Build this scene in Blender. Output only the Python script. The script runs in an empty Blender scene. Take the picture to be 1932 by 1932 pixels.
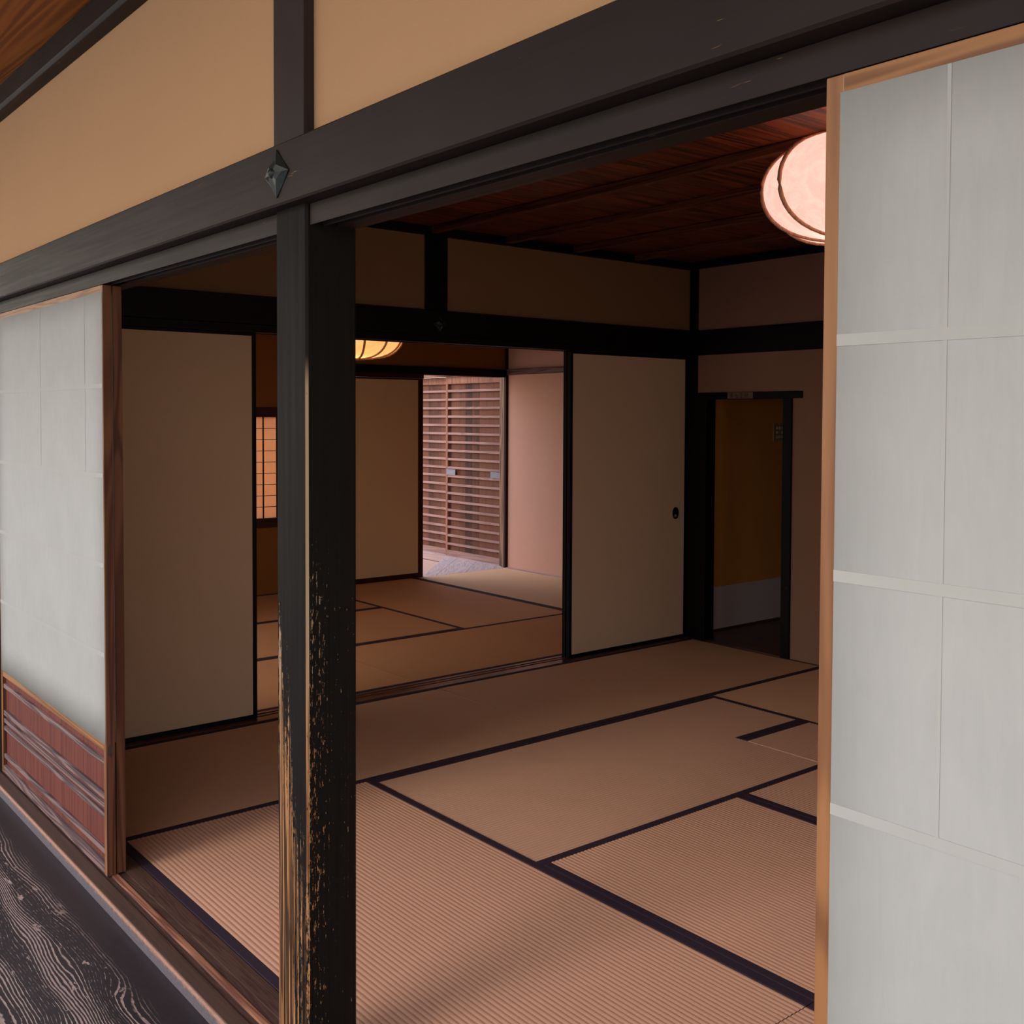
import bpy, bmesh, math, random
from mathutils import Vector, Matrix
random.seed(7)
scene = bpy.context.scene
COL = scene.collection
PI = math.pi

# ------------------------------------------------------------------ camera, sky, light, exposure
cam_d = bpy.data.cameras.new('camera')
cam = bpy.data.objects.new('camera', cam_d)
COL.objects.link(cam)
R = ((0.62581691, 0.77996215, 0.00349814), (-0.02753267, 0.01760872, 0.9994658), (-0.7794839, 0.62557891, -0.03249428))
m = Matrix(((R[0][0], R[1][0], -R[2][0]), (R[0][1], R[1][1], -R[2][1]), (R[0][2], R[1][2], -R[2][2]))).to_4x4()
m.translation = Vector((4.2795, -1.1339, 1.3542))
cam.matrix_world = m
cam_d.sensor_width = 36
cam_d.lens = 1993.1 / 1932 * 36
cam_d.shift_x = 0.01554
cam_d.shift_y = -0.0594
cam_d.clip_start = 0.02
scene.camera = cam

world = bpy.data.worlds.new('sky'); scene.world = world; world.use_nodes = True
wn = world.node_tree.nodes; wl = world.node_tree.links
bg = wn['Background']
sky_tc = wn.new('ShaderNodeTexCoord'); sky_sep = wn.new('ShaderNodeSeparateXYZ')
sky_ramp = wn.new('ShaderNodeValToRGB')
wl.new(sky_tc.outputs['Generated'], sky_sep.inputs[0]); wl.new(sky_sep.outputs['Z'], sky_ramp.inputs[0])
el = sky_ramp.color_ramp.elements
el[0].position = 0.0; el[0].color = (0.84, 0.77, 0.60, 1)
el[1].position = 0.45; el[1].color = (0.80, 0.86, 1.10, 1)
wl.new(sky_ramp.outputs[0], bg.inputs['Color'])
bg.inputs['Strength'].default_value = 1.0

sun_d = bpy.data.lights.new('sun', 'SUN'); sun = bpy.data.objects.new('sun', sun_d); COL.objects.link(sun)
sun_d.energy = 0.5; sun_d.angle = math.radians(20); sun_d.color = (1.0, 0.93, 0.86)
sun.rotation_euler = Vector((-0.12, 1.0, -0.62)).to_track_quat('-Z', 'Y').to_euler()

def portal(name, loc, direction, sx, sy):
    d = bpy.data.lights.new(name, 'AREA'); d.shape = 'RECTANGLE'; d.size = sx; d.size_y = sy
    d.cycles.is_portal = True
    o = bpy.data.objects.new(name, d); COL.objects.link(o); o.location = loc
    o.rotation_euler = Vector(direction).to_track_quat('-Z', 'Z').to_euler()
portal('veranda_opening_light', (2.2, -1.95, 1.1), (0, 1, 0), 11.0, 2.9)
portal('added_side_opening_portal', (4.9, 1.43, 0.87), (-1, 0, 0), 0.95, 1.75)  # sampling portal for the added opening in the right wall
portal('courtyard_opening_light', (-3.9, 3.4, 3.2), (0.3, 0.2, -1), 2.6, 4.5)

scene.view_settings.view_transform = 'Standard'
scene.view_settings.look = 'None'
scene.view_settings.gamma = 1.0
scene.view_settings.use_curve_mapping = False
scene.view_settings.exposure = 1.38
cy = scene.cycles
cy.use_denoising = True
cy.max_bounces = 10; cy.diffuse_bounces = 7; cy.glossy_bounces = 4; cy.transmission_bounces = 6
cy.sample_clamp_indirect = 4.0
cy.caustics_reflective = False; cy.caustics_refractive = False

# ------------------------------------------------------------------ materials
class NT:
    def __init__(s, name, rough=0.6, spec=0.4):
        s.m = bpy.data.materials.new(name); s.m.use_nodes = True
        s.n = s.m.node_tree.nodes; s.l = s.m.node_tree.links
        s.b = s.n['Principled BSDF']; s.out = s.n['Material Output']
        s.b.inputs['Roughness'].default_value = rough
        s.b.inputs['Specular IOR Level'].default_value = spec
        s.tc = s.n.new('ShaderNodeTexCoord')
    def set(s, node, key, v):
        if v is None: return
        if hasattr(v, 'is_linked') or isinstance(v, bpy.types.NodeSocket): s.l.new(v, node.inputs[key])
        else:
            if isinstance(v, tuple) and len(v) == 3 and node.inputs[key].type == 'RGBA': v = (*v, 1)
            node.inputs[key].default_value = v
    def map(s, scale=(1, 1, 1), loc=(0, 0, 0), rot=(0, 0, 0), src=None):
        n = s.n.new('ShaderNodeMapping'); s.l.new(src or s.tc.outputs['Object'], n.inputs[0])
        n.inputs['Scale'].default_value = scale; n.inputs['Location'].default_value = loc; n.inputs['Rotation'].default_value = rot
        return n.outputs[0]
    def noise(s, vec, scale=5, detail=4, rough=0.55, dist=0):
        n = s.n.new('ShaderNodeTexNoise'); s.l.new(vec, n.inputs['Vector'])
        n.inputs['Scale'].default_value = scale; n.inputs['Detail'].default_value = detail
        n.inputs['Roughness'].default_value = rough; n.inputs['Distortion'].default_value = dist
        return n.outputs[0]
    def math(s, op, a, b=0.5, c=None, clamp=False):
        n = s.n.new('ShaderNodeMath'); n.operation = op; n.use_clamp = clamp
        s.set(n, 0, a); s.set(n, 1, b)
        if c is not None: s.set(n, 2, c)
        return n.outputs[0]
    def ramp(s, f, lo, hi, smooth=True):
        n = s.n.new('ShaderNodeMapRange'); n.clamp = True
        if smooth: n.interpolation_type = 'SMOOTHSTEP'
        s.set(n, 'Value', f); s.set(n, 'From Min', lo); s.set(n, 'From Max', hi)
        return n.outputs[0]
    def mix(s, f, a, b):
        n = s.n.new('ShaderNodeMix'); n.data_type = 'RGBA'
        for k, v in ((0, f), (6, a), (7, b)):
            if isinstance(v, bpy.types.NodeSocket): s.l.new(v, n.inputs[k])
            else: n.inputs[k].default_value = (*v, 1) if isinstance(v, tuple) else v
        return n.outputs[2]
    def xyz(s):
        n = s.n.new('ShaderNodeSeparateXYZ'); s.l.new(s.tc.outputs['Object'], n.inputs[0]); return n.outputs
    def comb(s, x=0, y=0, z=0):
        n = s.n.new('ShaderNodeCombineXYZ')
        s.set(n, 0, x); s.set(n, 1, y); s.set(n, 2, z)
        return n.outputs[0]
    def col(s, v): s.set(s.b, 'Base Color', v)
    def bump(s, h, strength=0.3, dist=0.002):
        n = s.n.new('ShaderNodeBump'); n.inputs['Strength'].default_value = strength; n.inputs['Distance'].default_value = dist
        s.l.new(h, n.inputs['Height']); s.l.new(n.outputs[0], s.b.inputs['Normal'])
    def rough(s, v): s.set(s.b, 'Roughness', v)

AX = {'x': 0, 'y': 1, 'z': 2}
def wood(name, light, dark, axis='x', rough=0.55, spec=0.3, fine=60, ring=10, contrast=1.0, bump=0.25, stain=None):
    t = NT(name, rough, spec)
    sc = [fine, fine, fine]; sc[AX[axis]] = fine * 0.035
    sr = [ring, ring, ring]; sr[AX[axis]] = ring * 0.05
    f = t.noise(t.map(tuple(sc)), 1, 5, 0.6)
    r = t.noise(t.map(tuple(sr)), 1, 2, 0.5, 1.5)
    w = t.math('SINE', t.math('MULTIPLY', r, 55.0))
    w = t.math('MULTIPLY', t.math('ADD', w, 1.0), 0.5)
    g = t.math('ADD', t.math('MULTIPLY', f, 0.6), t.math('MULTIPLY', w, 0.4))
    g2 = t.ramp(g, 0.5 - 0.32 / contrast, 0.5 + 0.32 / contrast)
    c = t.mix(g2, dark, light)
    if stain:
        s = t.noise(t.map((3, 3, 3)), 1, 5, 0.6)
        c = t.mix(t.ramp(s, 0.45, 0.7), c, stain)
    t.col(c); t.bump(g, bump, 0.0015)
    t.rough(t.math('ADD', t.math('MULTIPLY', f, 0.25), rough - 0.12))
    return t.m

def black_lacquer(name, col=(0.012, 0.010, 0.009), rough=0.5, spec=0.15, axis='x'):
    t = NT(name, rough, spec)
    sc = [70, 70, 70]; sc[AX[axis]] = 2
    f = t.noise(t.map(tuple(sc)), 1, 4)
    t.col(t.mix(f, tuple(c * 0.6 for c in col), tuple(c * 1.4 for c in col)))
    t.bump(f, 0.1, 0.001)
    t.rough(t.math('ADD', t.math('MULTIPLY', f, 0.2), rough - 0.1))
    return t.m

def aged_black(name, axis='x', base=(0.024, 0.019, 0.018), chip=(0.22, 0.12, 0.05), rough=0.5, amount=0.05):
    """soot-black beam timber with a few small scratches showing the wood"""
    t = NT(name, rough + 0.15, 0.12)
    sc = [90, 90, 90]; sc[AX[axis]] = 2.5
    f = t.noise(t.map(tuple(sc)), 1, 5, 0.6)
    big = t.noise(t.map((2.2, 2.2, 2.2)), 1, 3)
    c = t.mix(f, tuple(b * 0.55 for b in base), tuple(b * 1.45 for b in base))
    c = t.mix(t.ramp(big, 0.35, 0.7), c, tuple(b * 1.35 for b in base))
    s2 = [160, 160, 160]; s2[AX[axis]] = 9
    ch = t.noise(t.map(tuple(s2), (3, 1, 2)), 1, 3, 0.7)
    ms = t.noise(t.map((5, 5, 5), (7, 3, 9)), 1, 2)
    k = t.math('MULTIPLY', t.ramp(ch, 0.74 - amount, 0.79 - amount), t.ramp(ms, 0.5, 0.62))
    c = t.mix(k, c, chip)
    t.col(c); t.bump(f, 0.25, 0.001)
    t.rough(t.math('ADD', t.math('MULTIPLY', f, 0.3), rough - 0.15))
    return t.m

def plaster(name, base, var=0.12, grain=420, straw=False):
    t = NT(name, 0.92, 0.15)
    a = t.noise(t.map((1, 1, 1)), 2.2, 4, 0.6)
    b = t.noise(t.map((1, 1, 1)), grain, 3, 0.7)
    c = t.mix(a, tuple(x * (1 - var) for x in base), tuple(x * (1 + var) for x in base))
    c = t.mix(t.math('MULTIPLY', b, 0.25), c, tuple(x * 0.62 for x in base))
    if straw:
        s = t.noise(t.map((70, 70, 170), rot=(0.5, 0.7, 0.3)), 1, 2, 0.5, 2.0)
        c = t.mix(t.ramp(s, 0.66, 0.74), c, tuple(x * 0.62 for x in base))
    t.col(c); t.bump(b, 0.35, 0.0012)
    return t.m

M = {}
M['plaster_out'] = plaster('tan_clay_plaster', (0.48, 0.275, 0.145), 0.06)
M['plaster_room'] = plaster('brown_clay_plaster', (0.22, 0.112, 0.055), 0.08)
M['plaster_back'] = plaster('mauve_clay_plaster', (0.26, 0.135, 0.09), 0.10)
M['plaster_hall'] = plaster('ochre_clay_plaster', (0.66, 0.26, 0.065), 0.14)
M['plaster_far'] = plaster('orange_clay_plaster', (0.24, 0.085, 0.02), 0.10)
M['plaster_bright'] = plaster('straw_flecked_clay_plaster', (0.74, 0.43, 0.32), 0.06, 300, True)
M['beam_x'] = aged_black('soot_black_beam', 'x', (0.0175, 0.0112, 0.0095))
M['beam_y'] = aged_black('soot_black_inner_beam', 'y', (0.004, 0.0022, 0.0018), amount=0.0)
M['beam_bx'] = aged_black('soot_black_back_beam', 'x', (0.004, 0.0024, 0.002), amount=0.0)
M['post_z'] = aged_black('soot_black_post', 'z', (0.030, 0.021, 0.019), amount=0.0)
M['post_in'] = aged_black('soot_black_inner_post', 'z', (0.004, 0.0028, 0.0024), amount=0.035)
M['black_y'] = black_lacquer('black_lacquer_rail', (0.002, 0.0016, 0.0016), axis='y')
M['black_z'] = black_lacquer('black_lacquer_stile', (0.002, 0.0016, 0.0016), axis='z')
M['red_frame'] = black_lacquer('dark_red_lacquer', (0.028, 0.005, 0.003), 0.45, axis='z')
M['heri'] = None
M['ceiling'] = wood('red_brown_ceiling_board', (0.17, 0.036, 0.009), (0.035, 0.008, 0.003), 'y', 0.5, 0.35, 35, 6, 1.3, 0.2)
M['batten'] = wood('red_brown_ceiling_batten', (0.13, 0.036, 0.012), (0.05, 0.013, 0.005), 'x', 0.45, 0.35, 60, 12, 1.2)
M['soffit'] = wood('brown_soffit_board', (0.33, 0.105, 0.02), (0.17, 0.045, 0.009), 'x', 0.6, 0.15, 30, 7, 1.0)
M['cedar'] = wood('orange_cedar_frame', (0.29, 0.125, 0.045), (0.16, 0.060, 0.021), 'z', 0.5, 0.3, 55, 9, 1.0)
M['cedar_x'] = wood('orange_cedar_rail', (0.31, 0.14, 0.05), (0.16, 0.06, 0.02), 'x', 0.5, 0.3, 55, 9, 1.0)
M['cedar_end'] = wood('brown_cedar_edge', (0.13, 0.050, 0.027), (0.065, 0.023, 0.013), 'z', 0.6, 0.12, 40, 9, 1.2)
M['koshi'] = wood('red_brown_panel_board', (0.17, 0.050, 0.033), (0.095, 0.027, 0.020), 'z', 0.6, 0.15, 60, 7, 0.6)
M['slat_grey'] = wood('weathered_grey_slat', (0.22, 0.135, 0.115), (0.075, 0.045, 0.045), 'x', 0.65, 0.25, 60, 12, 1.2)
M['kumiko'] = wood('pale_lattice_wood', (0.35, 0.2, 0.1), (0.2, 0.1, 0.05), 'x', 0.6)
M['kumiko_dark'] = wood('dark_red_lattice_wood', (0.045, 0.012, 0.010), (0.02, 0.006, 0.005), 'y', 0.6)
M['sill'] = wood('brown_threshold_wood', (0.10, 0.05, 0.033), (0.050, 0.025, 0.018), 'x', 0.55, 0.2, 90, 22, 0.7, 0.4)
M['sill_lip'] = wood('worn_orange_threshold_lip', (0.40, 0.175, 0.10), (0.16, 0.065, 0.04), 'x', 0.4, 0.4, 60, 9, 1.1)
M['sill_in'] = wood('polished_red_brown_threshold', (0.14, 0.045, 0.025), (0.05, 0.015, 0.01), 'y', 0.28, 0.5, 60, 9, 1.2)
M['hall_floor'] = wood('dark_hall_floor_board', (0.12, 0.05, 0.03), (0.05, 0.02, 0.012), 'x', 0.4, 0.4, 40, 6)
M['grey_board'] = wood('silver_grey_board', (0.42, 0.33, 0.30), (0.16, 0.115, 0.11), 'x', 0.6, 0.3, 35, 8, 1.4)
M['lattice_slat'] = wood('pink_grey_lattice_slat', (0.42, 0.25, 0.21), (0.26, 0.14, 0.11), 'x', 0.6, 0.3, 60, 9, 0.8)
M['lattice_stile'] = wood('red_brown_lattice_stile', (0.36, 0.16, 0.10), (0.20, 0.08, 0.05), 'z', 0.6)
M['weather_post'] = wood('weathered_corner_post', (0.36, 0.20, 0.11), (0.14, 0.075, 0.045), 'z', 0.6, 0.3, 30, 9, 1.4)
M['tatamiyose'] = wood('pale_grey_skirting', (0.55, 0.40, 0.36), (0.4, 0.28, 0.25), 'x', 0.6)

def lattice_board():
    t = NT('patchy_brown_lattice_board', 0.65, 0.25)
    x, y, z = t.xyz()
    cell = t.math('FLOOR', t.math('MULTIPLY', x, 9.0))
    wn_ = t.n.new('ShaderNodeTexWhiteNoise'); wn_.noise_dimensions = '1D'; t.l.new(cell, wn_.inputs['W'])
    f = t.noise(t.map((70, 70, 3)), 1, 4, 0.6)
    g = t.noise(t.map((9, 9, 5)), 1, 3)
    k = t.math('ADD', t.math('MULTIPLY', wn_.outputs[0], 0.45), t.math('MULTIPLY', t.math('ADD', f, g), 0.4))
    t.col(t.mix(t.ramp(k, 0.3, 0.9), (0.035, 0.014, 0.010), (0.20, 0.075, 0.040)))
    t.bump(f, 0.3, 0.001)
    return t.m
M['lattice_board'] = lattice_board()

def shoji_paper(name, col=(0.47, 0.46, 0.42), trans=0.25, fib=0.05):
    t = NT(name, 0.9, 0.1)
    a = t.noise(t.map((1, 1, 1)), 7, 5, 0.65)
    b = t.noise(t.map((60, 60, 9)), 1, 3, 0.7, 1.0)
    k = t.math('ADD', t.math('MULTIPLY', a, 0.6), t.math('MULTIPLY', b, 0.4))
    c = t.mix(t.ramp(k, 0.3, 0.7), tuple(x * (1 - fib) for x in col), tuple(min(1, x * (1 + fib * 0.6)) for x in col))
    t.col(c)
    tr = t.n.new('ShaderNodeBsdfTranslucent'); t.l.new(c, tr.inputs[0])
    mx = t.n.new('ShaderNodeMixShader'); mx.inputs[0].default_value = trans
    t.l.new(t.b.outputs[0], mx.inputs[1]); t.l.new(tr.outputs[0], mx.inputs[2]); t.l.new(mx.outputs[0], t.out.inputs[0])
    return t.m
M['paper'] = shoji_paper('white_shoji_paper')
M['paper_seam'] = shoji_paper('doubled_shoji_paper', (0.475, 0.463, 0.413), 0.25, 0.02)
M['paper_window'] = shoji_paper('thin_window_paper', (0.80, 0.51, 0.32), 0.75)
M['fusuma'] = plaster('beige_fusuma_paper', (0.60, 0.405, 0.275), 0.025, 500)
M['fusuma_far'] = plaster('tan_fusuma_paper', (0.60, 0.385, 0.215), 0.025, 500)
M['dado'] = plaster('white_dado_paper', (0.62, 0.5, 0.5), 0.03, 500)

def lamp_paper(name, col, strength):
    t = NT(name, 0.8, 0.1)
    a = t.noise(t.map((14, 14, 22)), 1, 5, 0.7, 0.6)
    c = t.mix(t.ramp(a, 0.4, 0.62), tuple(x * 0.88 for x in col), col)
    t.col(c)
    t.set(t.b, 'Emission Color', c); t.b.inputs['Emission Strength'].default_value = strength
    tr = t.n.new('ShaderNodeBsdfTranslucent'); t.l.new(c, tr.inputs[0])
    mx = t.n.new('ShaderNodeMixShader'); mx.inputs[0].default_value = 0.6
    t.l.new(t.b.outputs[0], mx.inputs[1]); t.l.new(tr.outputs[0], mx.inputs[2]); t.l.new(mx.outputs[0], t.out.inputs[0])
    return t.m
M['lamp_pink'] = lamp_paper('pink_white_lantern_paper', (0.98, 0.74, 0.68), 0.12)
M['lamp_yellow'] = lamp_paper('yellow_lantern_paper', (0.98, 0.70, 0.37), 0.17)
M['lamp_wood'] = wood('lantern_hoop_wood', (0.75, 0.35, 0.18), (0.5, 0.22, 0.11), 'z', 0.4, 0.4)

def rush(name, axis, base, seed):
    t = NT(name, 0.55, 0.25)
    sc = [600, 600, 600]; sc[AX[axis]] = 45
    f = t.noise(t.map(tuple(sc), (seed, seed * 2, 0)), 1, 3, 0.6)
    a = t.noise(t.map((1.3, 1.3, 1.3), (seed, 0, 0)), 1, 3)
    c = t.mix(a, tuple(x * 0.90 for x in base), tuple(x * 1.08 for x in base))
    c = t.mix(t.math('MULTIPLY', f, 0.5), c, tuple(x * 0.68 for x in base))
    # strings crossing the rushes
    v = t.xyz()[AX[axis]]
    t.col(c); t.bump(f, 0.35, 0.0006)
    return t.m
RUSH = {}
def rush_mat(axis, tone, seed):
    k = (axis, tone, seed)
    if k not in RUSH: RUSH[k] = rush('woven_rush_' + str(len(RUSH)), axis, tone, seed)
    return RUSH[k]
def cloth():
    t = NT('dark_purple_border_cloth', 0.75, 0.2)
    f = t.noise(t.map((900, 900, 900)), 1, 2)
    t.col(t.mix(f, (0.018, 0.009, 0.013), (0.048, 0.027, 0.040))); t.bump(f, 0.3, 0.0005)
    return t.m
M['heri'] = cloth()

def veranda_board():
    t = NT('worn_black_veranda_board', 0.4, 0.3)
    x, y, z = t.xyz()
    warp = t.noise(t.map((1.1, 4.5, 1.0), (0.4, 0.1, 0)), 1, 2, 0.4)
    warp2 = t.noise(t.map((9, 26, 1)), 1, 3, 0.6)
    d = t.math('ADD', y, t.math('MULTIPLY', warp, 0.26))
    d = t.math('ADD', d, t.math('MULTIPLY', warp2, 0.010))
    ln = t.math('SINE', t.math('MULTIPLY', d, 2 * PI / 0.0082))
    fine = t.noise(t.map((38, 160, 1)), 1, 4, 0.75)
    band = t.noise(t.comb(t.math('MULTIPLY', x, 0.5), t.math('MULTIPLY', d, 11.0), 0.0), 1, 2, 0.5)
    thr = t.math('SUBTRACT', 0.9, t.math('MULTIPLY', t.ramp(band, 0.38, 0.62), 1.15))
    k = t.math('SUBTRACT', t.math('ADD', ln, t.math('MULTIPLY', t.math('SUBTRACT', fine, 0.5), 2.4)), thr)
    line = t.ramp(k, 0.0, 0.5)
    patch = t.noise(t.comb(t.math('MULTIPLY', x, 9.0), t.math('MULTIPLY', d, 22.0), 0.0), 1, 5, 0.7)
    pm = t.ramp(patch, 0.61, 0.64)
    # the strip beside the threshold keeps its black finish
    edge = t.ramp(t.math('ADD', y, t.math('MULTIPLY', warp2, 0.05)), -0.20, -0.26)
    kk = t.math('MULTIPLY', t.math('MAXIMUM', line, pm), edge)
    c = t.mix(kk, t.mix(fine, (0.012, 0.010, 0.012), (0.045, 0.034, 0.036)), t.mix(fine, (0.20, 0.125, 0.10), (0.50, 0.35, 0.28)))
    t.col(c)
    t.bump(t.math('SUBTRACT', t.math('MULTIPLY', fine, 0.4), kk), 0.5, 0.0015)
    t.rough(t.math('ADD', 0.36, t.math('MULTIPLY', kk, 0.3)))
    return t.m
M['veranda'] = veranda_board()

def worn_post():
    """black post: bare orange grain low on the front face, flecks on the side, a rubbed arris (object origin at the post's base, x 0..w, y 0..w)"""
    t = NT('worn_black_post', 0.5, 0.05)
    x, y, z = t.xyz()
    geo = t.n.new('ShaderNodeNewGeometry'); sp = t.n.new('ShaderNodeSeparateXYZ'); t.l.new(geo.outputs['Normal'], sp.inputs[0])
    front = t.ramp(t.math('MULTIPLY', sp.outputs[1], -1.0), 0.6, 0.9)
    arris = t.math('MULTIPLY', t.ramp(t.math('MULTIPLY', sp.outputs[1], -1.0), 0.3, 0.45), t.ramp(sp.outputs[0], 0.3, 0.45))
    fib = t.noise(t.map((260, 260, 3.0)), 1, 4, 0.65)
    fib2 = t.noise(t.map((60, 60, 1.3), (5, 2, 0)), 1, 3, 0.6, 0.8)
    chip = t.noise(t.map((150, 150, 45), (1, 9, 4)), 1, 4, 0.75)
    big = t.noise(t.map((14, 14, 2.2), (2, 2, 7)), 1, 3, 0.6)
    # front: the lower the more bare
    low = t.ramp(z, 0.95, 0.30)
    left = t.ramp(x, 0.085, 0.005)
    mid = t.ramp(z, 1.18, 0.80)
    cover = t.math('ADD', t.math('MULTIPLY', low, 0.27), t.math('MULTIPLY', t.math('MULTIPLY', left, mid), 0.235))
    cover = t.math('ADD', cover, t.math('MULTIPLY', t.ramp(z, 0.60, 0.25), 0.09))
    rightdark = t.ramp(x, 0.075, 0.09)
    cover = t.math('SUBTRACT', cover, t.math('MULTIPLY', rightdark, 0.08))
    sig = t.math('ADD', t.math('MULTIPLY', fib, 0.33), t.math('ADD', t.math('MULTIPLY', fib2, 0.34), t.math('MULTIPLY', chip, 0.33)))
    sig = t.math('ADD', t.math('MULTIPLY', t.math('SUBTRACT', sig, 0.5), 2.0), 0.5)
    wf = t.ramp(t.math('ADD', sig, cover), 0.76, 0.80)
    stk = t.noise(t.map((120, 120, 1.6), (8, 4, 1)), 1, 3, 0.6, 0.5)
    wf = t.math('MULTIPLY', wf, t.math('SUBTRACT', 1.0, t.math('MULTIPLY', t.ramp(stk, 0.50, 0.54), 0.85)))
    # side: flecks
    dens = t.math('MULTIPLY', t.ramp(z, 1.30, 0.95), t.math('SUBTRACT', 1.0, t.math('MULTIPLY', t.ramp(y, 0.02, 0.07), 0.45)))
    fl = t.math('ADD', t.math('MULTIPLY', chip, 0.7), t.math('ADD', t.math('MULTIPLY', fib, 0.3), t.math('MULTIPLY', t.math('MULTIPLY', dens, t.math('ADD', 0.88, t.math('MULTIPLY', t.ramp(z, 0.1, 0.5), 0.12))), 0.148)))
    ws = t.math('MULTIPLY', t.ramp(fl, 0.70, 0.73), t.ramp(z, 1.35, 1.25))
    aw = t.math('MULTIPLY', t.ramp(z, 1.48, 1.40), t.ramp(t.math('ADD', chip, t.math('MULTIPLY', t.ramp(z, 0.1, 0.9), 0.25)), 0.45, 0.6))
    wear = t.math('MULTIPLY', ws, t.math('SUBTRACT', 1.0, front))
    wear = t.math('ADD', wear, t.math('MULTIPLY', wf, front), clamp=True)
    wear = t.math('MAXIMUM', t.math('MULTIPLY', wear, t.math('SUBTRACT', 1.0, arris)), t.math('MULTIPLY', aw, arris))
    bare = t.mix(t.ramp(fib, 0.38, 0.6), (0.13, 0.048, 0.022), (0.40, 0.20, 0.085))
    bare = t.mix(t.ramp(z, 0.6, 1.0), bare, t.mix(fib, (0.16, 0.10, 0.06), (0.36, 0.245, 0.14)))
    blk = t.mix(fib, (0.004, 0.0035, 0.003), (0.015, 0.012, 0.0105))
    t.col(t.mix(wear, blk, bare))
    t.bump(t.math('SUBTRACT', t.math('MULTIPLY', fib, 0.5), wear), 0.35, 0.0009)
    t.rough(t.math('ADD', 0.42, t.math('MULTIPLY', fib2, 0.3)))
    return t.m
M['worn_post'] = worn_post()

def sill_outer():
    t = NT('scuffed_threshold_arris', 0.55, 0.3)
    x, y, z = t.xyz()
    f = t.noise(t.map((60, 140, 140)), 1, 4, 0.7)
    g = t.noise(t.map((3, 90, 90)), 1, 4, 0.6)
    face = t.ramp(y, -0.154, -0.158)
    up = t.math('ADD', z, t.math('MULTIPLY', f, 0.018))
    c_top = t.mix(g, (0.035, 0.020, 0.014), (0.12, 0.065, 0.042))
    c_side = t.mix(f, (0.055, 0.050, 0.058), (0.19, 0.155, 0.155))
    c_ar = t.mix(f, (0.14, 0.07, 0.045), (0.42, 0.22, 0.14))
    ar = t.math('MULTIPLY', t.ramp(y, -0.149, -0.153), t.ramp(up, -0.004, 0.004))
    t.col(t.mix(ar, t.mix(face, c_top, c_side), c_ar)); t.bump(f, 0.4, 0.001)
    return t.m
M['sill_out'] = sill_outer()
def plain(name, c, rough=0.5, spec=0.4, metal=0.0, sc=40):
    t = NT(name, rough, spec); f = t.noise(t.map((1, 1, 1)), sc, 4)
    t.col(t.mix(f, tuple(x * 0.75 for x in c), tuple(x * 1.2 for x in c))); t.b.inputs['Metallic'].default_value = metal
    t.bump(f, 0.15, 0.001)
    return t.m
M['iron'] = plain('black_green_iron', (0.014, 0.018, 0.016), 0.45, 0.4, 0.3, 220)
M['zinc'] = plain('blue_grey_plate', (0.24, 0.25, 0.28), 0.6, 0.3, 0.0)
M['matte_black'] = plain('matte_black_metal', (0.003, 0.003, 0.003), 0.8, 0.05)
M['earth'] = plain('pale_pink_earth', (0.60, 0.40, 0.32), 0.9, 0.1)
M['moss'] = plain('garden_moss', (0.17, 0.22, 0.09), 0.95, 0.1, 0, 6)
M['gravel'] = plain('pale_gravel', (0.42, 0.42, 0.40), 0.9, 0.1, 0, 60)
M['slab'] = plain('bare_underfloor_board', (0.08, 0.05, 0.03), 0.9)
M['switch'] = plain('beige_switch_plate', (0.36, 0.22, 0.13), 0.5)
M['switch_key'] = plain('pale_switch_key', (0.62, 0.42, 0.34), 0.4)
M['sign'] = plain('brown_paper_label', (0.15, 0.075, 0.055), 0.7)
M['ink'] = plain('dark_red_ink', (0.03, 0.006, 0.006), 0.6)

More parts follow.
